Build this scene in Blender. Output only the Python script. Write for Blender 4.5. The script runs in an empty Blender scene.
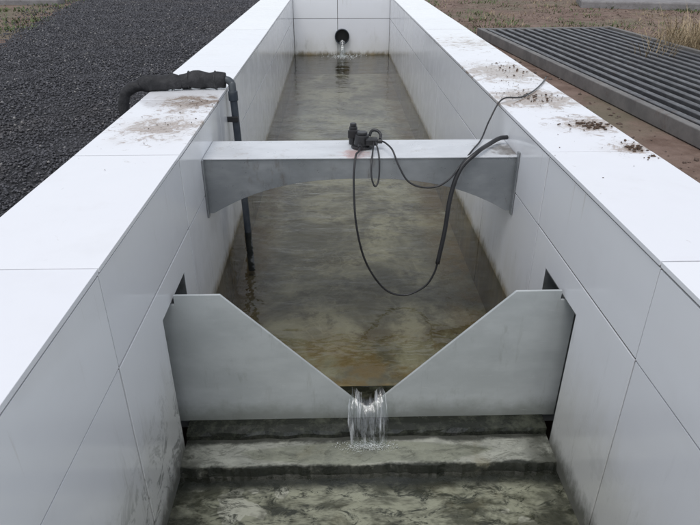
import bpy, bmesh, math, random
import numpy as np
from mathutils import Vector, Matrix, noise as mnoise
random.seed(7); rng=np.random.default_rng(11)
S=bpy.context.scene
col=S.collection

# ------------------------------------------------------------ helpers
def link(ob,parent=None):
    col.objects.link(ob)
    if parent: ob.parent=parent
    return ob
def empty(name):
    e=bpy.data.objects.new(name,None); e.empty_display_size=.1
    return link(e)
def mesh_ob(name,verts,faces,mat=None,parent=None,smooth=False,bevel=0,up=False):
    me=bpy.data.meshes.new(name); me.from_pydata([tuple(v) for v in verts],[],faces); me.update()
    bm=bmesh.new(); bm.from_mesh(me)
    if up:
        bm.normal_update()
        fl=[f for f in bm.faces if f.normal.z<0 or (abs(f.normal.z)<.02 and f.normal.y>0)]
        if fl: bmesh.ops.reverse_faces(bm,faces=fl)
    else: bmesh.ops.recalc_face_normals(bm,faces=bm.faces)
    bm.to_mesh(me); bm.free()
    if mat: me.materials.append(mat)
    if smooth: me.polygons.foreach_set('use_smooth',[True]*len(me.polygons))
    ob=bpy.data.objects.new(name,me); link(ob,parent)
    if bevel:
        m=ob.modifiers.new('b','BEVEL'); m.width=bevel; m.segments=2; m.limit_method='ANGLE'
    return ob
def boxdata(x0,x1,y0,y1,z0,z1,o=0):
    v=[(x0,y0,z0),(x1,y0,z0),(x1,y1,z0),(x0,y1,z0),(x0,y0,z1),(x1,y0,z1),(x1,y1,z1),(x0,y1,z1)]
    f=[(0,3,2,1),(4,5,6,7),(0,1,5,4),(1,2,6,5),(2,3,7,6),(3,0,4,7)]
    return v,[tuple(i+o for i in q) for q in f]
def boxes(name,lst,mat,parent=None,bevel=0):
    V=[];F=[]
    for b in lst:
        v,f=boxdata(*b,o=len(V)); V+=v;F+=f
    return mesh_ob(name,V,F,mat,parent,bevel=bevel)
def prism(name,poly,a0,a1,axis,mat,parent=None,bevel=0):
    n=len(poly)
    def P(p,a): return (a,p[0],p[1]) if axis=='x' else (p[0],a,p[1])
    V=[P(p,a0) for p in poly]+[P(p,a1) for p in poly]
    F=[tuple(range(n)),tuple(range(2*n-1,n-1,-1))]+[(i,(i+1)%n,n+(i+1)%n,n+i) for i in range(n)]
    return mesh_ob(name,V,F,mat,parent,bevel=bevel)
def catmull(pts,n=10):
    P=[Vector(p) for p in pts]; P=[P[0]*2-P[1]]+P+[P[-1]*2-P[-2]]
    out=[]
    for i in range(1,len(P)-2):
        for k in range(n):
            t=k/n; a,b,c,d=P[i-1],P[i],P[i+1],P[i+2]
            out.append(.5*((2*b)+(c-a)*t+(2*a-5*b+4*c-d)*t*t+(3*b-a-3*c+d)*t**3))
    out.append(P[-2]); return out
def tube(name,pts,rad,mat,parent=None,seg=12,smoothpath=True,lump=0,n=10):
    P=catmull(pts,n) if smoothpath else [Vector(p) for p in pts]
    V=[];F=[]; up=Vector((0,0,1)); prev=None
    for i,p in enumerate(P):
        t=(P[min(i+1,len(P)-1)]-P[max(i-1,0)]).normalized()
        if prev is None:
            a=t.cross(up)
            if a.length<.05: a=t.cross(Vector((0,1,0)))
            a.normalize()
        else:
            a=(prev-t*prev.dot(t)).normalized()
        prev=a; b=t.cross(a)
        r=rad(i/(len(P)-1)) if callable(rad) else rad
        for k in range(seg):
            w=2*math.pi*k/seg; dirv=a*math.cos(w)+b*math.sin(w)
            rr=r*(1+lump*mnoise.noise((p+dirv*r)*22)) if lump else r
            V.append(p+dirv*rr)
    for i in range(len(P)-1):
        for k in range(seg):
            F.append((i*seg+k,i*seg+(k+1)%seg,(i+1)*seg+(k+1)%seg,(i+1)*seg+k))
    F.append(tuple(range(seg))); F.append(tuple(range((len(P)-1)*seg,len(P)*seg)))
    return mesh_ob(name,V,F,mat,parent,smooth=True)
def stones(name,pos,size,mat,parent=None,flat=.65,fine=False):
    pos=np.asarray(pos,float); size=np.asarray(size,float); N=len(pos)
    if fine:
        bm=bmesh.new(); bmesh.ops.create_icosphere(bm,subdivisions=1,radius=1)
        bv=np.array([v.co[:] for v in bm.verts]); bm.faces.ensure_lookup_table()
        bf=np.array([[v.index for v in f.verts] for f in bm.faces]); bm.free()
    else:
        bv=np.array([(1,0,0),(-1,0,0),(0,1,0),(0,-1,0),(0,0,1),(0,0,-1)],float)
        bf=np.array([(0,2,4),(2,1,4),(1,3,4),(3,0,4),(2,0,5),(1,2,5),(3,1,5),(0,3,5)])
    nv=len(bv)
    v=np.repeat(bv[None],N,0)*(1+rng.uniform(-.35,.35,(N,nv,1)))+rng.uniform(-.2,.2,(N,nv,3))
    v*=rng.uniform(.6,1.2,(N,1,3))
    th=rng.uniform(0,6.28,N); ph=rng.uniform(-.9,.9,N)
    c,s=np.cos(ph)[:,None],np.sin(ph)[:,None]
    y=v[:,:,1]*c-v[:,:,2]*s; z=v[:,:,1]*s+v[:,:,2]*c; x=v[:,:,0]
    c,s=np.cos(th)[:,None],np.sin(th)[:,None]
    X=x*c-y*s; Y=x*s+y*c
    v=np.stack([X,Y,z*flat],-1)*size[:,None,None]+pos[:,None,:]
    f=(bf[None]+(np.arange(N)*nv)[:,None,None]).reshape(-1,3)
    me=bpy.data.meshes.new(name); me.vertices.add(N*nv); me.vertices.foreach_set('co',v.reshape(-1))
    me.loops.add(f.size); me.loops.foreach_set('vertex_index',f.reshape(-1).astype(np.int32))
    me.polygons.add(len(f)); me.polygons.foreach_set('loop_start',np.arange(0,f.size,3,dtype=np.int32))
    me.polygons.foreach_set('loop_total',np.full(len(f),3,np.int32))
    at=me.attributes.new('tone','FLOAT','POINT'); at.data.foreach_set('value',np.repeat(rng.uniform(0,1,N),nv).astype(np.float32))
    me.update(calc_edges=True); me.materials.append(mat)
    return link(bpy.data.objects.new(name,me),parent)
def blades(name,centers,mat,h=(.05,.14),per=14,spread=.05,w=.003,lean=.6,parent=None):
    V=[];F=[];T=[]
    for c in centers:
        for k in range(per):
            a=random.uniform(0,6.28); r=spread*math.sqrt(random.random())
            b=Vector((c[0]+r*math.cos(a),c[1]+r*math.sin(a),c[2]-.004))
            H=random.uniform(*h); a2=a+random.uniform(-1,1); L=lean*H*random.uniform(.2,1.3)
            d=Vector((math.cos(a2),math.sin(a2),0)); s=Vector((-d.y,d.x,0))*w*random.uniform(.6,1.3)
            p1=b+d*L*.35+Vector((0,0,H*.6)); p2=b+d*L+Vector((0,0,H*random.uniform(.6,1)))
            o=len(V); V+=[b-s,b+s,p1+s*.8,p1-s*.8,p2]; F+=[(o,o+1,o+2,o+3),(o+3,o+2,o+4)]
            T+=[random.random()]*5
    ob=mesh_ob(name,V,F,mat,parent)
    at=ob.data.attributes.new('tone','FLOAT','POINT'); at.data.foreach_set('value',T)
    return ob

# ------------------------------------------------------------ materials
class M:
    def __init__(s,name):
        s.m=bpy.data.materials.new(name); s.m.use_nodes=True; s.t=s.m.node_tree
        s.t.nodes.clear(); s.out=s.t.nodes.new('ShaderNodeOutputMaterial')
        s.pos=s.n('ShaderNodeNewGeometry').outputs['Position']
    def n(s,t,**k):
        x=s.t.nodes.new(t)
        for a,b in k.items(): setattr(x,a,b)
        return x
    def set(s,sock,v):
        if isinstance(v,bpy.types.NodeSocket): s.t.links.new(v,sock)
        elif isinstance(v,(tuple,list)) and len(v)==3 and sock.type=='RGBA': sock.default_value=(*v,1)
        else: sock.default_value=v
    def math(s,op,a,b=0,c=0,clamp=False):
        x=s.n('ShaderNodeMath',operation=op,use_clamp=clamp)
        s.set(x.inputs[0],a); s.set(x.inputs[1],b); s.set(x.inputs[2],c); return x.outputs[0]
    def noise(s,scale,detail=6,rough=.6,vec=None,dist=0,stretch=None):
        x=s.n('ShaderNodeTexNoise'); x.inputs['Scale'].default_value=scale
        x.inputs['Detail'].default_value=min(detail,4.5); x.inputs['Roughness'].default_value=rough
        x.inputs['Distortion'].default_value=dist
        v=vec or s.pos
        if stretch:
            q=s.n('ShaderNodeVectorMath',operation='MULTIPLY'); s.t.links.new(v,q.inputs[0]); q.inputs[1].default_value=stretch; v=q.outputs[0]
        s.t.links.new(v,x.inputs['Vector']); return x.outputs['Fac']
    def ramp(s,f,lo,hi,a=0.,b=1.):
        x=s.n('ShaderNodeMapRange'); x.interpolation_type='SMOOTHSTEP'
        if lo>hi: lo,hi,a,b=hi,lo,b,a
        s.set(x.inputs['Value'],f); x.inputs['From Min'].default_value=lo; x.inputs['From Max'].default_value=hi
        x.inputs['To Min'].default_value=a; x.inputs['To Max'].default_value=b; return x.outputs[0]
    def mix(s,f,a,b,mode='MIX'):
        x=s.n('ShaderNodeMix',data_type='RGBA',blend_type=mode)
        s.set(x.inputs[0],f); s.set(x.inputs[6],a); s.set(x.inputs[7],b); return x.outputs[2]
    def sep(s,v=None):
        x=s.n('ShaderNodeSeparateXYZ'); s.t.links.new(v or s.pos,x.inputs[0]); return x.outputs
    def bump(s,h,st=.3,d=.01):
        x=s.n('ShaderNodeBump'); s.set(x.inputs['Height'],h); x.inputs['Strength'].default_value=st; x.inputs['Distance'].default_value=d
        return x.outputs[0]
    def attr(s,n):
        return s.n('ShaderNodeAttribute',attribute_name=n).outputs['Fac']
    def bsdf(s,colr,rough=.5,metal=0,normal=None,spec=.5):
        p=s.n('ShaderNodeBsdfPrincipled'); s.set(p.inputs['Base Color'],colr); s.set(p.inputs['Roughness'],rough)
        s.set(p.inputs['Metallic'],metal); s.set(p.inputs['Specular IOR Level'],spec)
        if normal: s.t.links.new(normal,p.inputs['Normal'])
        s.t.links.new(p.outputs[0],s.out.inputs[0]); return p
    def blob(s,cx,cy,r):
        c=s.n('ShaderNodeVectorMath',operation='DISTANCE'); s.t.links.new(s.pos,c.inputs[0]); c.inputs[1].default_value=(cx,cy,0)
        return s.math('SUBTRACT',1,s.math('DIVIDE',c.outputs['Value'],r),clamp=True)

def tile_mat(name='white_tile',top=False):
    m=M(name); oi=m.n('ShaderNodeObjectInfo').outputs['Random']
    base=m.mix(oi,(.78,.79,.82),(.84,.85,.87)) if not top else m.mix(oi,(.80,.81,.845),(.835,.845,.87))
    n1=m.noise(3,6,.65); 
    base=m.mix(m.ramp(n1,.5,.8,0,.15),base,(.55,.54,.52))
    x,y,z=m.sep()
    if top:
        n=m.noise(16,9,.72,dist=.6)
        tot=None
        for cx,cy,r,st in [(.95,2.2,.22,1.),(.98,1.9,.16,.9),(.86,2.62,.32,1.1),(.90,3.2,.45,1.),(-.64,2.2,.34,.8),(-.6,2.55,.26,.95),(.9,4.2,.6,.6)]:
            b=m.math('MULTIPLY',m.blob(cx,cy,r),st)
            tot=b if tot is None else m.math('MAXIMUM',tot,b)
        k=m.ramp(m.math('ADD',m.math('MULTIPLY',tot,.42),n),.66,.82)
        base=m.mix(m.math('MULTIPLY',k,.75),base,(.25,.16,.095))
        sp=m.noise(70,3,.6); 
        k2=m.ramp(m.math('ADD',m.math('MULTIPLY',tot,.3),sp),.76,.82)
        base=m.mix(m.math('MULTIPLY',k2,.7),base,(.12,.08,.055))
        wide=m.ramp(m.math('ADD',m.math('MULTIPLY',tot,.5),m.noise(5,5,.6)),.55,1.0,0,.32)
        base=m.mix(wide,base,(.42,.35,.28))
        sm=m.ramp(m.noise(22,4,.7,dist=1.2,stretch=(1,.35,1)),.66,.76,0,.25)
        base=m.mix(sm,base,(.35,.33,.31))
    else:
        n2=m.noise(5,6,.7,stretch=(1,1.6,.35)); n3=m.noise(18,6,.7,stretch=(1,1,.5))
        zz=m.math('ADD',z,m.math('MULTIPLY',m.math('SUBTRACT',n2,.5),.35))
        up=m.ramp(y,1.5,1.6)
        low=m.ramp(zz,-.42,-.74)
        base=m.mix(m.math('MULTIPLY',low,.38),base,(.45,.43,.33))
        dr=m.math('MULTIPLY',m.ramp(m.noise(9,7,.75,stretch=(1,2.2,.3)),.55,.76),m.ramp(zz,-.25,-.78))
        base=m.mix(m.math('MULTIPLY',dr,.5),base,(.17,.17,.13))
        line=m.ramp(m.math('ADD',z,m.math('MULTIPLY',m.math('SUBTRACT',n3,.5),.1)),-.63,-.70)
        base=m.mix(m.math('MULTIPLY',m.math('MULTIPLY',line,up),.88),base,m.mix(m.ramp(n2,.35,.65),(.27,.20,.09),(.12,.10,.05)))
        dn=m.math('SUBTRACT',1,up)
        foot=m.ramp(m.math('ADD',z,m.math('MULTIPLY',m.math('SUBTRACT',n3,.5),.14)),-.77,-.87)
        base=m.mix(m.math('MULTIPLY',m.math('MULTIPLY',foot,dn),.85),base,(.06,.06,.04))
        g=m.math('MULTIPLY',m.ramp(m.noise(8,9,.85,dist=.5),.49,.60),m.ramp(z,-.45,-.76))
        lft=m.ramp(x,.2,-.2,.15,1.)
        base=m.mix(m.math('MULTIPLY',m.math('MULTIPLY',m.math('MULTIPLY',g,dn),lft),.7),base,(.16,.165,.155))
        tr=m.math('MULTIPLY',m.ramp(m.noise(34,4,.6,stretch=(1,1,.06)),.62,.74),m.ramp(z,-.22,-.0))
        base=m.mix(m.math('MULTIPLY',tr,.3),base,(.36,.30,.22))
    rough=m.ramp(m.noise(11,3,.6),.3,.7,.08,.22)
    m.bsdf(base,rough,normal=m.bump(m.noise(2.2,1,.5),.05,.01)); return m.m
TILE=tile_mat('white_wall_tile'); TOP=tile_mat('white_coping_tile',True)

def concrete(name,a,b,dark=(.04,.04,.03),rough=.85,wet=False,sc=6):
    m=M(name); c=m.mix(m.ramp(m.noise(sc,9,.7),.3,.7),a,b)
    c=m.mix(m.ramp(m.noise(sc*3.3,8,.75),.55,.72,0,.8),c,dark)
    h=m.noise(sc*8,8,.7)
    r=m.ramp(m.noise(sc,5,.6),.35,.6,.12,.5) if wet else rough
    m.bsdf(c,r,normal=m.bump(h,.5,.008)); return m.m
BODY=concrete('mortar_core',(.045,.032,.022),(.03,.022,.015),(.02,.015,.01))
CONC=concrete('weathered_concrete',(.26,.25,.25),(.18,.17,.17),(.1,.09,.08))
m=M('wet_mossy_concrete'); x,y,z=m.sep()
sl1=m.ramp(y,1.365,1.385)
n=m.noise(7,9,.75,dist=.3,stretch=(.8,1.8,1))
c=m.mix(m.ramp(n,.40,.60),(.11,.11,.08),(.42,.42,.34))
c=m.mix(m.math('MULTIPLY',sl1,.65),c,(.36,.37,.33))
dk=m.ramp(m.noise(16,9,.85,dist=.7,stretch=(.7,1.5,1)),.50,.62)
c=m.mix(m.math('MULTIPLY',dk,m.ramp(sl1,0,1,.9,.45)),c,(.035,.038,.026))
c=m.mix(m.ramp(m.noise(4,5,.6),.56,.7,0,.6),c,(.12,.095,.035))
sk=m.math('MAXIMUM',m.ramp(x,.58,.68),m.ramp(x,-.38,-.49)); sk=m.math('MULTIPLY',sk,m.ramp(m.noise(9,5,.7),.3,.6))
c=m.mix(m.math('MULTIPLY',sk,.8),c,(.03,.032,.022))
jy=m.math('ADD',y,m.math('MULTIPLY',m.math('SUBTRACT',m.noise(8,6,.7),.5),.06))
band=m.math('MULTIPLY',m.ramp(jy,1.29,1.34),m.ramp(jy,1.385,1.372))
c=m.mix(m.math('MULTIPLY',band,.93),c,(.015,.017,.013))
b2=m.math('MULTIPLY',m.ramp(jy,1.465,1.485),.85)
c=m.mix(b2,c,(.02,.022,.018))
m.bsdf(c,m.ramp(m.noise(9,5,.6),.35,.62,.06,.35),normal=m.bump(m.noise(38,6,.7),.45,.004)); APRON=m.m
m=M('slimy_dark_sill'); c=m.mix(m.ramp(m.noise(14,8,.7),.42,.7),(.012,.014,.010),(.06,.065,.048))
m.bsdf(c,.2,normal=m.bump(m.noise(30,6,.7),.5,.004)); SILL=m.m
m=M('channel_bed'); a=m.noise(2.2,8,.65,dist=.5,stretch=(1.1,.9,1))
c=m.mix(m.ramp(a,.38,.62),(.14,.13,.095),(.37,.355,.275))
vo=m.n('ShaderNodeTexVoronoi',feature='DISTANCE_TO_EDGE'); vo.inputs['Scale'].default_value=8
nz=m.n('ShaderNodeTexNoise'); nz.inputs['Scale'].default_value=6; m.t.links.new(m.pos,nz.inputs['Vector'])
va=m.n('ShaderNodeVectorMath',operation='MULTIPLY_ADD'); m.t.links.new(nz.outputs['Color'],va.inputs[0]); va.inputs[1].default_value=(.6,.6,.6); m.t.links.new(m.pos,va.inputs[2])
m.t.links.new(va.outputs[0],vo.inputs['Vector'])
c=m.mix(m.math('MULTIPLY',m.ramp(vo.outputs[0],.12,.0,0,.28),m.ramp(m.noise(3,3,.6),.45,.6)),c,(.48,.46,.37))  # bright wavy veins: caustic light pattern painted into the bed colour
c=m.mix(m.ramp(m.noise(8,9,.75),.50,.68,0,.75),c,(.085,.072,.045))
x,y,z=m.sep(); am=m.math('MULTIPLY',m.ramp(y,2.35,1.85),m.ramp(m.noise(4,6,.7),.42,.58))
c=m.mix(m.math('MULTIPLY',am,.8),c,(.26,.18,.07))
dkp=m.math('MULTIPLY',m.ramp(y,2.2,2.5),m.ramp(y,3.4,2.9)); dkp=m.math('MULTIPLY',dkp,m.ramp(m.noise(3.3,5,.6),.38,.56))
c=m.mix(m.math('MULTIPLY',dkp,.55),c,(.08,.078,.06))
ed=m.math('MAXIMUM',m.ramp(x,.45,.66),m.ramp(x,-.28,-.47)); ed=m.math('MULTIPLY',ed,m.ramp(m.noise(6,6,.7),.32,.58))
c=m.mix(m.math('MULTIPLY',ed,.8),c,(.17,.115,.045))
m.bsdf(c,.8,normal=m.bump(m.noise(25,8,.7),.6,.01)); BED=m.m

def water_mat(name,tint,bs=7,st=.25,dist=.01,ior=1.33):
    m=M(name)
    h=m.math('ADD',m.noise(bs,3,.5,dist=.4,stretch=(.75,1.25,1)),m.math('MULTIPLY',m.noise(bs*3.2,2,.5,stretch=(.7,1.4,1)),.28))
    nb=m.bump(h,st,dist)
    g=m.n('ShaderNodeBsdfGlossy'); g.inputs['Roughness'].default_value=.03; m.t.links.new(nb,g.inputs['Normal'])
    t=m.n('ShaderNodeBsdfTransparent'); t.inputs[0].default_value=(*tint,1)
    f=m.n('ShaderNodeFresnel'); f.inputs['IOR'].default_value=ior; m.t.links.new(nb,f.inputs['Normal'])
    x=m.n('ShaderNodeMixShader'); m.t.links.new(f.outputs[0],x.inputs[0]); m.t.links.new(t.outputs[0],x.inputs[1]); m.t.links.new(g.outputs[0],x.inputs[2])
    m.t.links.new(x.outputs[0],m.out.inputs[0]); return m.m
WATER=water_mat('channel_water',(.83,.835,.765),6,.5,.014,1.55)
m=M('falling_water'); st=m.noise(80,4,.6,stretch=(1,.10,.10))
g=m.n('ShaderNodeBsdfGlossy'); g.inputs['Roughness'].default_value=.06; m.t.links.new(m.bump(st,.9,.01),g.inputs['Normal'])
t=m.n('ShaderNodeBsdfTransparent'); t.inputs[0].default_value=(.9,.93,.92,1)
d=m.n('ShaderNodeBsdfDiffuse'); d.inputs[0].default_value=(.75,.78,.80,1)
x1=m.n('ShaderNodeMixShader'); x1.inputs[0].default_value=.22; m.t.links.new(t.outputs[0],x1.inputs[1]); m.t.links.new(g.outputs[0],x1.inputs[2])
x2=m.n('ShaderNodeMixShader'); m.t.links.new(m.ramp(st,.50,.72,0,.6),x2.inputs[0]); m.t.links.new(x1.outputs[0],x2.inputs[1]); m.t.links.new(d.outputs[0],x2.inputs[2])
m.t.links.new(x2.outputs[0],m.out.inputs[0]); FALL=m.m
m=M('white_foam'); p=m.bsdf((.75,.78,.78),.2); FOAM=m.m

def steel(name,a,b,stain,rough=.42,metal=.25):
    m=M(name); c=m.mix(m.ramp(m.noise(7,8,.65,stretch=(.5,1,1.2)),.35,.65),a,b)
    c=m.mix(m.ramp(m.noise(13,9,.75,stretch=(1,1,.4)),.56,.74,0,.65),c,stain)
    m.bsdf(c,m.ramp(m.noise(20,5,.6),.3,.7,rough-.1,rough+.12),metal,normal=m.bump(m.noise(60,3,.6),.12,.003)); return m
mm=steel('grey_weir_sheet',(.46,.49,.49),(.54,.57,.57),(.33,.35,.33),.4,.15)
pb=[n for n in mm.t.nodes if n.type=='BSDF_PRINCIPLED'][0]; src=pb.inputs['Base Color'].links[0].from_socket
x,y,z=mm.sep(); z2=mm.math('ADD',z,mm.math('MULTIPLY',mm.math('SUBTRACT',mm.noise(12,7,.7),.5),.1))
c=mm.mix(mm.ramp(z2,-.74,-.83,0,.6),src,(.16,.17,.13))
sc=mm.noise(40,4,.7,stretch=(.25,1,2.5)); c=mm.mix(mm.ramp(sc,.66,.74,0,.4),c,(.72,.74,.74))
dp=mm.noise(30,4,.65,stretch=(1,1,.12)); c=mm.mix(mm.ramp(dp,.6,.75,0,.3),c,(.25,.26,.23)); mm.t.links.new(c,pb.inputs['Base Color']); WEIR=mm.m
BEAM=steel('galvanised_beam',(.25,.265,.275),(.34,.355,.365),(.17,.15,.13),.36,.35).m
mm=steel('pale_beam_top',(.58,.60,.62),(.68,.70,.72),(.38,.35,.32),.36,.1)
pb=[n for n in mm.t.nodes if n.type=='BSDF_PRINCIPLED'][0]; src=pb.inputs['Base Color'].links[0].from_socket
r=mm.n('ShaderNodeVectorMath',operation='DISTANCE'); mm.t.links.new(mm.pos,r.inputs[0]); r.inputs[1].default_value=(.075,2.23,-.12)
k=mm.ramp(mm.math('ADD',mm.math('MULTIPLY',r.outputs['Value'],6),mm.noise(25,5,.6)),.95,.6,0,.5)
src=mm.mix(k,src,(.45,.17,.13))
r=mm.n('ShaderNodeVectorMath',operation='DISTANCE'); mm.t.links.new(mm.pos,r.inputs[0]); r.inputs[1].default_value=(.68,2.27,-.12)
k=mm.ramp(mm.math('ADD',mm.math('MULTIPLY',r.outputs['Value'],5),mm.noise(25,5,.6)),1.0,.6,0,.85)
mm.t.links.new(mm.mix(k,src,(.12,.10,.08)),pb.inputs['Base Color']); BTOP=mm.m
SLOT=steel('slot_steel',(.17,.18,.18),(.24,.25,.25),(.07,.07,.06),.5,.4).m
m=M('black_rubber'); m.bsdf(m.mix(m.noise(30,3,.6),(.012,.012,.013),(.03,.03,.032)),.38); RUB=m.m
m=M('black_foam_wrap'); c=m.mix(m.ramp(m.noise(25,8,.7),.4,.7),(.012,.012,.014),(.035,.035,.038))
m.bsdf(c,.7,normal=m.bump(m.noise(60,6,.7),.7,.006)); WRAP=m.m
m=M('dark_pvc'); m.bsdf(m.mix(m.ramp(m.noise(12,6,.6),.4,.7),(.03,.04,.055),(.07,.08,.09)),.4); PVC=m.m
m=M('outlet_bore_shade'); m.bsdf((.006,.006,.006),.6); HOLE=m.m

def soil_like(name,a,b,c2,sc,attr=False,rough=.95,bd=.02):
    m=M(name); f=m.noise(sc,9,.7); c=m.mix(m.ramp(f,.3,.7),a,b); c=m.mix(m.ramp(m.noise(sc*.22,5,.6),.45,.65,0,.7),c,c2)
    m.bsdf(c,rough,normal=m.bump(m.noise(sc*3,8,.7),.8,bd)); return m.m
SOIL=soil_like('brown_soil',(.12,.075,.055),(.22,.155,.125),(.14,.13,.085),6)
CLOD=soil_like('soil_clod',(.12,.075,.055),(.25,.19,.16),(.20,.17,.15),30)
MUD=soil_like('dried_mud',(.10,.06,.04),(.17,.11,.075),(.07,.045,.03),40)
m=M('black_gravel_bed'); v=m.n('ShaderNodeTexVoronoi'); v.inputs['Scale'].default_value=110; m.t.links.new(m.pos,v.inputs['Vector'])
c=m.mix(m.sep(v.outputs['Color'])[0],(.02,.02,.023),(.075,.075,.082)); m.bsdf(c,.85,normal=m.bump(v.outputs['Distance'],1,.02)); GBED=m.m
m=M('black_gravel_stone'); t=m.attr('tone'); c=m.mix(t,(.035,.035,.04),(.11,.11,.122)); c=m.mix(m.ramp(t,.965,.985),c,(.27,.26,.25))
c=m.mix(m.ramp(m.noise(1.2,5,.6),.5,.7,0,.35),c,(.10,.09,.085)); m.bsdf(c,.8); GSTN=m.m
def leafm(name,a,b):
    m=M(name); m.bsdf(m.mix(m.attr('tone'),a,b),.6); return m.m
GREEN=leafm('grass_green',(.05,.085,.02),(.11,.15,.045)); STRAW=leafm('dry_straw',(.22,.16,.09),(.42,.33,.2))
SLATM=steel('dark_slat_steel',(.075,.075,.08),(.12,.12,.125),(.12,.085,.065),.45,.3).m
FRM=steel('slat_frame_steel',(.14,.135,.13),(.20,.19,.18),(.12,.085,.065),.65,.1).m
m=M('slat_gap_shade'); m.bsdf(m.mix(m.noise(20,4,.6),(.02,.015,.012),(.045,.035,.028)),.95); GAPSHADE=m.m  # near-black earth tone, paints the shade in the slat gaps

# ------------------------------------------------------------ dimensions
XL,XR=-.5035,.697; TH=.33; Y0,Y1=-4.17,8.02; ZG=-.2
JY=[1.115+.755*k for k in range(-7,10)]
ZR=-.262
def side_wall(side):
    e=empty('tiled_channel_wall')
    s=-1 if side=='L' else 1; xi=XL if side=='L' else XR; xo=xi+s*TH
    def bx(a,b,*r): return (min(a,b),max(a,b),*r)
    boxes('masonry_core',[bx(xi+s*.004,xo-s*.006,Y0,1.456,-1.1,-.004),bx(xi+s*.004,xo-s*.006,1.743,Y1+TH,-1.1,-.004),
        bx(xi+s*.004,xo-s*.006,1.456,1.743,-.36,-.004),bx(xi+s*.075,xo-s*.006,1.456,1.743,-1.1,-.36)],BODY,e)
    boxes('slot_lining',[bx(xi+s*.070,xi+s*.0745,1.459,1.740,-.9,-.363),bx(xi+s*.002,xi+s*.070,1.7385,1.7425,-.9,-.3635),
        bx(xi+s*.002,xi+s*.070,1.4565,1.4605,-.9,-.3635),bx(xi+s*.003,xi+s*.0695,1.461,1.738,-.3665,-.3612)],SLOT,e)
    boxes('slot_guide_angle',[bx(xi+s*.004,xi+s*.069,1.572,1.578,-.88,-.37),bx(xi+s*.063,xi+s*.069,1.5785,1.64,-.88,-.37)],SLOT,e,bevel=.001)
    for zb in (-.5,-.72):
        V=[];F=[]
        for k in range(6):
            a=k*math.pi/3; V.append((xi+s*.0695,1.515+.012*math.cos(a),zb+.012*math.sin(a)))
        for k in range(6):
            a=k*math.pi/3; V.append((xi+s*.055,1.515+.012*math.cos(a),zb+.012*math.sin(a)))
        F=[tuple(range(6)),tuple(range(6,12))]+[(k,(k+1)%6,6+(k+1)%6,6+k) for k in range(6)]
        mesh_ob('slot_bolt',V,F,RUB,e)
    g=.0026
    ys=[Y0]+[j for j in JY if Y0+.2<j<Y1+.2]
    for i,a in enumerate(ys):
        b=ys[i+1] if i+1<len(ys) else Y1+TH
        j=lambda: random.uniform(-.001,.001)
        dz=j()
        boxes('coping_tile',[bx(xi-s*.003,xo+s*.002,a+g,b-g,-.012,dz)],TOP,e,bevel=.001)
        bb=min(b,Y1)
        d=j()
        boxes('wall_tile',[bx(xi+s*d,xi+s*.0125,a+g,bb-g,ZR+g,-.0185)],TILE,e,bevel=.001)
        boxes('outer_wall_tile',[bx(xo-s*.0125,xo,a+g,b-g,-.5,-.0185)],TILE,e,bevel=.001)
        d=j()
        if abs(a-1.115)<.01:
            poly=[(a+g,ZR-g),(b-g,ZR-g),(b-g,-.95),(1.743,-.95),(1.743,-.36),(1.456,-.36),(1.456,-.95),(a+g,-.95)]
            prism('wall_tile',poly,xi+s*d,xi+s*.0125,'x',TILE,e,bevel=.001)
        else:
            boxes('wall_tile',[bx(xi+s*d,xi+s*.0125,a+g,bb-g,-.95,ZR-g)],TILE,e,bevel=.001)
    return e
side_wall('L'); side_wall('R')
e=empty('tiled_end_wall')
boxes('masonry_core',[(XL-.003,XR+.003,Y1+.006,Y1+TH-.01,-1.1,-.004)],BODY,e)
PX,PZ,PR=.10,-.47,.092
for (a,b) in ((XL,.045),(.045,XR)):
    boxes('coping_tile',[(a+.005,b-.002,Y1-.003,Y1+TH,-.012,0)],TOP,e,bevel=.001)
    boxes('wall_tile',[(a+.003,b-.003,Y1,Y1+.0125,ZR+.003,-.0165)],TILE,e,bevel=.001)
    boxes('wall_tile',[(a+.003,b-.003,Y1,Y1+.0125,-.95,ZR-.003)],TILE,e,bevel=.001)
pe=empty('outlet_pipe')
def ring(r,y,n=32): return [(PX+r*math.cos(2*math.pi*k/n),y,PZ+r*math.sin(2*math.pi*k/n)) for k in range(n)]
n=32;V=ring(PR,Y1+.01)+ring(PR,Y1-.05)+ring(PR-.008,Y1-.05)+ring(PR-.008,Y1-.004);F=[]
for r in range(3): F+=[(r*n+k,r*n+(k+1)%n,(r+1)*n+(k+1)%n,(r+1)*n+k) for k in range(n)]
mesh_ob('pipe_stub',V,F,PVC,pe,smooth=True)
mesh_ob('bore_shade_disc',ring(PR-.008,Y1-.003),[tuple(range(n))],HOLE,pe)  # flat black disc closing the stub, painted as the shade inside the pipe
jp=[(PX,Y1-.02,PZ-.065),(PX,Y1-.075,PZ-.08),(PX,Y1-.12,PZ-.14),(PX,Y1-.14,-.70)]
tube('outlet_water_jet',jp,lambda t:.030+.008*math.sin(t*9),FALL,seg=14,lump=.35)
P=[];Z=[]
for k in range(500):
    a=random.uniform(0,6.28);r=abs(random.gauss(0,.11)); P.append((PX+r*math.cos(a)*1.2,min(Y1-.02,Y1-.16+r*math.sin(a)),-.689+max(0,random.gauss(0,.008)))); Z.append(random.uniform(.002,.007))
stones('outlet_splash_foam',P,Z,FOAM,flat=.6)

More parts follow.
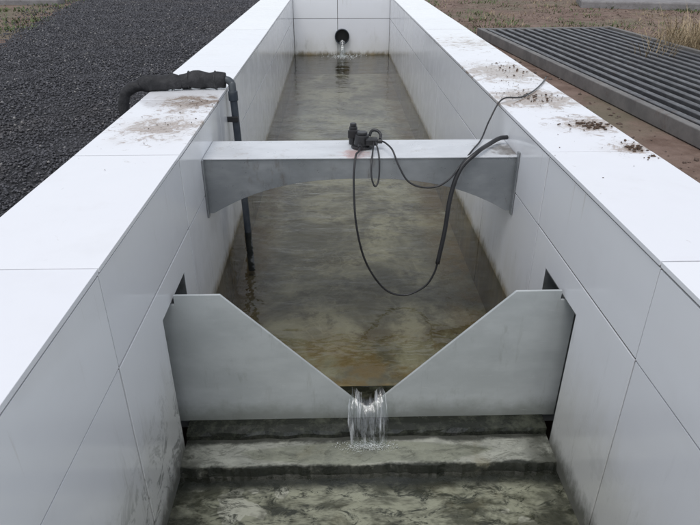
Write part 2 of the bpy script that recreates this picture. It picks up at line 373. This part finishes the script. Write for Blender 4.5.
# ------------------------------------------------------------ bed, sill, apron, water
boxes('channel_bed',[(XL-.01,XR+.01,1.72,Y1+.01,-1.05,-.93)],BED)
V=[];F=[]
nx=60
prof=[(1.496,-.875),(1.495,-.850),(1.500,-.840),(1.53,-.836),(1.72,-.834),(1.72,-.95)]
for i in range(nx+1):
    x=XL-.003+(XR-XL+.006)*i/nx
    for j,(yy,zz) in enumerate(prof):
        d=.005*mnoise.noise(Vector((x*14,j*3.1,0))) if j<4 else 0
        V.append((x,yy+d*1.4,zz+d*(.6 if 0<j<3 else 0)))
for i in range(nx):
    for j in range(len(prof)-1):
        F.append((i*6+j,i*6+j+1,(i+1)*6+j+1,(i+1)*6+j))
mesh_ob('weir_sill',V,F,SILL,up=True)
V=[];F=[]; nx=90
def az(x,y):
    if y>1.372: zz=-.866
    elif y>1.366: zz=-.866-.030*((1.372-y)/.006)
    else: zz=-.896
    zz+=.004*mnoise.noise(Vector((x*5,y*5,0)))+.002*mnoise.noise(Vector((x*20,y*20,1)))
    return zz
ysamp=list(np.linspace(-4.1,.9,30))+list(np.linspace(.92,1.36,50))+[1.366,1.372]+list(np.linspace(1.38,1.51,16))
for yy in ysamp:
    for i in range(nx+1):
        x=XL-.003+(XR-XL+.006)*i/nx
        y2=yy+(.010*mnoise.noise(Vector((x*9,2,0)))+.006*mnoise.noise(Vector((x*40,7,0))) if 1.355<yy<1.376 else 0)
        V.append((x,y2,az(x,yy)))
for j in range(len(ysamp)-1):
    for i in range(nx):
        F.append((j*(nx+1)+i,j*(nx+1)+i+1,(j+1)*(nx+1)+i+1,(j+1)*(nx+1)+i))
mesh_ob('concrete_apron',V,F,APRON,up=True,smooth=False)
FILM=water_mat('film_water',(.88,.89,.86),20,.35,.006,1.4)
mesh_ob('shallow_runoff',[(XL,-4.1,-.8945),(XR,-4.1,-.8945),(XR,1.362,-.8945),(XL,1.362,-.8945)],[(0,1,2,3)],FILM,up=True)
boxes('downstream_end_wall',[(XL-.003,XR+.003,Y0-.2,Y0-.002,-1.1,-.0125)],CONC)
V=[];F=[];nx,ny=70,230
CX=.0968
def wz(x,y):
    r=math.hypot((x-CX)*1.0,(y-1.565))
    z=-.690-.020*math.exp(-(r/.07)**2)
    z+=.0014*math.sin(26*math.hypot(x-PX,y-7.8))*math.exp(-max(0,(7.8-y))/2.2)
    z+=.0013*mnoise.noise(Vector((x*5,y*4,0)))+.0007*mnoise.noise(Vector((x*14,y*12,3)))
    return z
yl=[1.5685+(Y1-1.5695)*(j/ny)**1.5 for j in range(ny+1)]
for yy in yl:
    for i in range(nx+1):
        x=XL+.0005+(XR-XL-.001)*i/nx
        V.append((x,yy,wz(x,yy)))
for j in range(ny):
    for i in range(nx):
        F.append((j*(nx+1)+i,j*(nx+1)+i+1,(j+1)*(nx+1)+i+1,(j+1)*(nx+1)+i))
mesh_ob('channel_water',V,F,WATER,smooth=True,up=True)
V=[];F=[];nu,nvv=44,36
for j in range(nvv+1):
    t=j/nvv
    yy=1.574-.120*t**.7; zc=-.748-.116*t**2.0
    half=.050+.012*math.sin(t*3.1)+.008*t
    for i in range(nu+1):
        u=-1+2*i/nu
        edge=.040*abs(u)**1.5*(1-t)**1.5
        z=zc+edge+.004*mnoise.noise(Vector((u*5,t*2,0)))*(1-t)
        rag=.010*mnoise.noise(Vector((u*6,4,1)))*t
        V.append((CX+u*half+.005*mnoise.noise(Vector((u*3,t*4,5))),yy-.012*mnoise.noise(Vector((u*3.5,t*1.5,9)))*t,z+rag*.3))
for j in range(nvv):
    for i in range(nu):
        u=-1+2*i/nu
        if j>nvv*.6 and mnoise.noise(Vector((u*7,j*.05,20)))>.36: continue
        F.append((j*(nu+1)+i,j*(nu+1)+i+1,(j+1)*(nu+1)+i+1,(j+1)*(nu+1)+i))
mesh_ob('falling_water',V,F,FALL,smooth=True,up=True)
P=[];Z=[]
for k in range(1100):
    u=random.gauss(0,.6)
    P.append((CX+u*.066,1.449+random.gauss(0,.010),-.8625+abs(random.gauss(0,.003)))); Z.append(random.uniform(.0006,.0019))
stones('splash_foam',P,Z,FOAM,flat=.6,fine=True)
nr=40
V=[(CX,1.44,-.8575)]
for k in range(nr):
    a=2*math.pi*k/nr; rr=1+.25*mnoise.noise(Vector((math.cos(a)*2,math.sin(a)*2,0)))
    V.append((CX+.40*rr*math.cos(a),1.425+.048*rr*math.sin(a),-.8605))
F=[(0,1+k,1+(k+1)%nr) for k in range(nr)]
mesh_ob('water_film',V,F,FILM,up=True)

# ------------------------------------------------------------ V notch weir plate
we=empty('v_notch_weir_plate')
ZT=-.339; ZA=-.790
poly=[(XL-.045,-.838),(XR+.045,-.838),(XR+.045,-.372),(XR-.008,-.372),(XR-.008,ZT),(CX+.452,ZT),(CX+.010,ZA),(CX-.010,ZA),(CX-.452,ZT),(XL+.008,ZT),(XL+.008,-.372),(XL-.045,-.372)]
prism('plate',poly,1.558,1.567,'y',WEIR,we,bevel=.001)

# ------------------------------------------------------------ arched beam
be=empty('arched_steel_beam')
bt=-.12
xa,xb=XL+.002,XR-.002
def arch(y0,y1,nm):
    pts=[(xa,bt-.0055),(xa,bt-.225)]
    pts.append((xa+.02,bt-.225))
    N=28; x0=xa+.02;x1=xb-.02
    for k in range(1,N):
        u=-1+2*k/N
        pts.append((x0+(x1-x0)*k/N, bt-.086-.139*(abs(u)**2.5)))
    pts+= [(x1,bt-.225),(xb,bt-.225),(xb,bt-.0055)]
    prism(nm,pts,y0,y1,'y',BEAM,be,bevel=.0008)
arch(2.190,2.196,'front_arch_web'); arch(2.400,2.406,'rear_arch_web')
boxes('top_plate',[(xa,xb,2.185,2.411,bt-.005,bt)],BTOP,be,bevel=.0015)
boxes('end_plate',[(xa-.001,xa+.004,2.1965,2.3995,bt-.225,bt-.0055),(xb-.004,xb+.001,2.1965,2.3995,bt-.225,bt-.0055)],BEAM,be)
boxes('end_flange',[(xa,xa+.005,2.165,2.1895,bt-.235,bt-.001),(xb-.005,xb,2.165,2.1895,bt-.235,bt+.02)],BEAM,be,bevel=.001)

# ------------------------------------------------------------ level sensor on the beam
se=empty('level_sensor')
def cyl(name,c,r,h,mat,parent,axis='z',seg=24,bev=.003,taper=1.):
    V=[];
    for s_,rr in ((-.5,r),(.5,r*taper)):
        for k in range(seg):
            a=2*math.pi*k/seg
            if axis=='z': V.append((c[0]+rr*math.cos(a),c[1]+rr*math.sin(a),c[2]+s_*h))
            elif axis=='x': V.append((c[0]+s_*h,c[1]+rr*math.cos(a),c[2]+rr*math.sin(a)))
            else: V.append((c[0]+rr*math.cos(a),c[1]+s_*h,c[2]+rr*math.sin(a)))
    F=[tuple(range(seg)),tuple(range(seg,2*seg))]+[(k,(k+1)%seg,seg+(k+1)%seg,seg+k) for k in range(seg)]
    return mesh_ob(name,V,F,mat,parent,smooth=False,bevel=bev)
cyl('base_flange',(.105,2.31,bt+.006),.043,.012,RUB,se)
cyl('body',(.105,2.31,bt+.032),.032,.042,RUB,se,taper=.85)
cyl('cap',(.105,2.31,bt+.058),.021,.012,RUB,se)
boxes('terminal_block',[(.118,.165,2.265,2.305,bt+.02,bt+.045)],RUB,se,bevel=.004)
cyl('side_gland',(.172,2.285,bt+.033),.009,.022,RUB,se,axis='x',bev=.001)
cyl('rear_post',(.072,2.36,bt+.036),.018,.072,RUB,se,taper=.9)
cyl('rear_post_cap',(.072,2.36,bt+.078),.013,.014,RUB,se)
boxes('rear_clamp',[(.050,.098,2.333,2.345,bt+.03,bt+.062)],RUB,se,bevel=.003)
cyl('front_gland',(.096,2.262,bt+.02),.009,.03,RUB,se,axis='y',bev=.001)
tube('handle',[(.135,2.33,bt+.04),(.145,2.335,bt+.060),(.165,2.33,bt+.062),(.178,2.32,bt+.05),(.176,2.30,bt+.037)],.006,RUB,se)

Hc=.607
def C(l): return [(x,y,Hc-h) for x,y,h in l]
thick=C([(.69,2.345,.700),(.655,2.33,.700),(.60,2.27,.705),(.535,2.18,.708),(.470,2.145,.76),(.437,2.125,.86),(.420,2.10,1.0),(.398,2.08,1.13)])
tube('sheathed_cable',thick,.0088,RUB)
thin=C([(.40,2.082,1.12),(.385,2.075,1.175),(.349,2.07,1.231),(.271,2.07,1.268),(.189,2.07,1.236),(.1135,2.07,1.113),(.076,2.08,.958),(.067,2.12,.80),(.075,2.165,.717),(.088,2.21,.712),(.096,2.25,.707)])
tube('probe_cable',thin,.0040,RUB)
sig=C([(1.045,3.02,.60),(.98,2.88,.601),(.89,2.72,.602),(.80,2.60,.600),(.70,2.52,.590),(.645,2.47,.66),(.59,2.36,.712),(.535,2.25,.719),(.47,2.15,.748),(.43,2.125,.79),(.383,2.12,.82),(.32,2.12,.822),(.27,2.13,.80),(.235,2.155,.745),(.215,2.19,.70),(.195,2.25,.692),(.182,2.285,.694)])
tube('signal_cable',sig,.0034,RUB)
lp=C([(.15,2.27,.69),(.142,2.21,.712),(.135,2.165,.74),(.135,2.14,.79),(.148,2.13,.822),(.162,2.145,.80),(.165,2.17,.735),(.160,2.21,.70),(.155,2.27,.69)])
tube('cable_loop',lp,.0032,RUB)

# ------------------------------------------------------------ wrapped pipe on left wall
ie=empty('wrapped_intake_pipe')
tube('wrapped_sleeve_inner',[(-.50,2.83,.040),(-.56,2.83,.043),(-.64,2.83,.041),(-.705,2.83,.038)],lambda t:.038*(1-.18*(2*t-1)**6),WRAP,ie,seg=24,lump=.3)
tube('wrapped_sleeve_outer',[(-.695,2.82,.036),(-.76,2.81,.036),(-.82,2.80,.034),(-.885,2.79,.030)],lambda t:.034*(1-.25*(2*t-1)**6),WRAP,ie,seg=24,lump=.3)
tube('sleeve_tail',[(-.86,2.79,.026),(-.91,2.785,.018),(-.95,2.78,-.012),(-.965,2.775,-.07),(-.965,2.77,-.195)],.024,WRAP,ie,seg=16,lump=.2)
for xx in (-.545,-.665,-.745,-.83):
    tube('strap',[(xx,2.83+.039*math.cos(a),.040+.039*math.sin(a)) for a in np.linspace(0,6.28,18)],.003,RUB,ie,seg=6,n=2)
tube('drop_pipe',[(-.52,2.83,.040),(-.492,2.83,.040),(-.474,2.83,.025),(-.471,2.825,-.0),(-.465,2.81,-.2),(-.452,2.77,-.5),(-.44,2.73,-.90)],.017,PVC,ie,seg=16,n=8)
cyl('elbow_collar',(-.4705,2.823,-.03),.022,.045,PVC,ie)
boxes('pipe_clip',[(XL-.0,-.452,2.79,2.802,-.145,-.12)],RUB,ie,bevel=.002)

# ------------------------------------------------------------ ground
hx0,hx1,hy0,hy1=XL-TH+.02,XR+TH-.02,Y0-.1,Y1+TH-.02
xs=[-150,hx0,hx1,150]; ys=[-150,hy0,hy1,150]
V=[(x,y,ZG) for y in ys for x in xs]; F=[]
for j in range(3):
    for i in range(3):
        if i==1 and j==1: continue
        F.append((j*4+i,j*4+i+1,(j+1)*4+i+1,(j+1)*4+i))
mesh_ob('ground',V,F,SOIL,up=True)
def gb(y):
    return -2.75-.205*max(0,y-5.2)+.12*mnoise.noise(Vector((0,y*1.3,0)))+.06*mnoise.noise(Vector((3,y*6,0)))
yy=np.linspace(-6,16,120); K=len(yy)
V=[(gb(y),y,ZG+.005) for y in yy]+[(XL-TH-.001,y,ZG+.005) for y in yy]
F=[(i,i+1,K+i+1,K+i) for i in range(K-1)]
mesh_ob('gravel_path',V,F,GBED,up=True)
P=[];Z=[]
while len(P)<110000:
    u=random.random(); y=.5+ (13.)*u**1.35
    x=random.uniform(gb(y)-.1,XL-TH-.005)
    if random.random()<.03: x=gb(y)-abs(random.gauss(0,.3))
    sz=random.uniform(.0035,.0078)*(1+.08*y)
    P.append((x,y,ZG+.006+sz*.4+.006*mnoise.noise(Vector((x*3,y*3,0))))); Z.append(sz)
stones('gravel',P,Z,GSTN,flat=.75)
P=[];Z=[]
for k in range(15000):
    if random.random()<.72: x=random.uniform(XR+TH+.01,7); y=random.uniform(1.2,14)
    else:
        y=random.uniform(4.5,15); x=random.uniform(-8,gb(y)+.15)
    sz=random.choice([.004,.006,.006,.009,.013]) *random.uniform(.7,1.3)
    if random.random()<.01: sz=.022
    P.append((x,y,ZG+sz*.25)); Z.append(sz)
stones('soil_clods',P,Z,CLOD,flat=.7)
def crumbs(name,cl):
    P=[];Z=[]
    for cx,cy,sx,sy,n_,s0,s1 in cl:
        for k in range(n_):
            x=random.gauss(cx,sx);y=random.gauss(cy,sy)
            if XL+.0<x<XR or x>XR+TH-.01 or x<XL-TH+.01: continue
            s=random.uniform(s0,s1)*random.random()**.7*.85; P.append((x,y,.001+s*.25)); Z.append(s)
    stones(name,P,Z,MUD,flat=.45,fine=True)
crumbs('dried_mud_crumbs',[(.95,2.17,.045,.03,110,.003,.013),(.99,1.90,.02,.03,40,.004,.014),(1.0,1.80,.02,.02,14,.003,.01),(.87,2.62,.06,.05,80,.003,.009),(.80,2.75,.05,.12,40,.002,.006),(.93,3.25,.06,.12,60,.003,.011),(.85,3.1,.1,.3,60,.002,.005),(.9,2.3,.1,.4,60,.0015,.0035)])
crumbs('dried_mud_crumbs',[(-.62,2.25,.06,.12,30,.0015,.005),(-.58,2.5,.04,.1,30,.002,.006),(-.7,2.0,.08,.2,16,.001,.003)])
G=[]
for k in range(260):
    x=random.uniform(1.3,6.5); y=random.uniform(6.2,14)
    if mnoise.noise(Vector((x*.9,y*.9,4)))>-.05: G.append((x+random.gauss(0,.1),y,ZG))
blades('green_grass',G,GREEN,h=(.015,.055),per=34,spread=.20,w=.005,lean=1.4)
G=[]
for k in range(170):
    y=random.uniform(6,14); x=gb(y)-random.uniform(.1,3)
    G.append((x,y,ZG))
blades('green_weeds',G,GREEN,h=(.02,.06),per=34,spread=.2,w=.006,lean=1.4)
G=[(random.gauss(3.0,.2),random.gauss(5.0,.35),ZG) for k in range(30)]
blades('dry_grass_clump',G,STRAW,h=(.08,.38),per=34,spread=.13,w=.0025,lean=1.5)
G=[(random.uniform(1.4,7),random.uniform(5.9,14),ZG) for k in range(160)]
blades('dry_grass',G,STRAW,h=(.02,.06),per=16,spread=.2,w=.003,lean=2)

# ------------------------------------------------------------ slatted metal panel
pe=empty('slatted_metal_panel')
L=4.4; Wd=1.30; zt=.075
bl=[]
ns=13
for k in range(ns):
    x=.075+k*(Wd-.13)/ns; bl.append((x,x+.038,-L+.06,-.06,.030,.070))
boxes('slats',bl,SLATM,pe,bevel=.003)
boxes('shade_underlay',[(.046,Wd-.041,-L+.056,-.056,.0,.006)],GAPSHADE,pe)  # added dark sheet, stands in for shade under the slats
boxes('side_rail',[(0,.045,-L,0,0,zt),(Wd-.04,Wd,-L,0,0,zt)],FRM,pe,bevel=.004)
boxes('end_rail',[(.047,Wd-.042,-.055,0,0,zt-.003),(.047,Wd-.042,-L,-L+.055,0,zt-.003)],FRM,pe,bevel=.004)
boxes('cross_bar',[(.047,Wd-.042,-y-.02,-y+.02,.007,.028) for y in (1.0,2.0,3.0)],SLATM,pe)
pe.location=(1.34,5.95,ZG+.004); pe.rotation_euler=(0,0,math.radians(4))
boxes('concrete_kerb',[(-4.9,-3.85,9.2,9.45,ZG-.05,ZG+.07)],CONC,bevel=.015)
o=boxes('concrete_slab',[(0,4.5,0,.9,0,.11)],CONC,bevel=.02); o.location=(3.3,8.6,ZG-.02); o.rotation_euler=(0,0,math.radians(-16))

# ------------------------------------------------------------ light
w=bpy.data.worlds.new('World'); S.world=w; w.use_nodes=True; nt=w.node_tree
bg=nt.nodes['Background']; sky=nt.nodes.new('ShaderNodeTexSky'); sky.sky_type='NISHITA'; sky.sun_disc=False
EL,AZ=math.radians(68),math.radians(200)
sky.sun_elevation=EL; sky.sun_rotation=AZ
hs=nt.nodes.new('ShaderNodeHueSaturation'); hs.inputs['Saturation'].default_value=.30; hs.inputs['Value'].default_value=1.2
nt.links.new(sky.outputs[0],hs.inputs['Color']); nt.links.new(hs.outputs[0],bg.inputs[0]); bg.inputs[1].default_value=.15
ld=bpy.data.lights.new('sun','SUN'); ld.energy=1.3; ld.angle=math.radians(35); ld.color=(1,.975,.95)
sun=bpy.data.objects.new('sun',ld); link(sun)
d=Vector((math.sin(AZ)*math.cos(EL),math.cos(AZ)*math.cos(EL),math.sin(EL)))
sun.rotation_euler=d.to_track_quat('Z','Y').to_euler()
S.view_settings.view_transform='Standard'; S.view_settings.look='None'; S.view_settings.exposure=0
cd=bpy.data.cameras.new('camera'); cd.sensor_width=36; cd.lens=30.86; cd.clip_start=.02; cd.clip_end=1000
cam=bpy.data.objects.new('camera',cd); link(cam); cam.location=(0,0,Hc)
cam.rotation_euler=(math.radians(90-28.3),0,math.radians(-1.43)); S.camera=cam
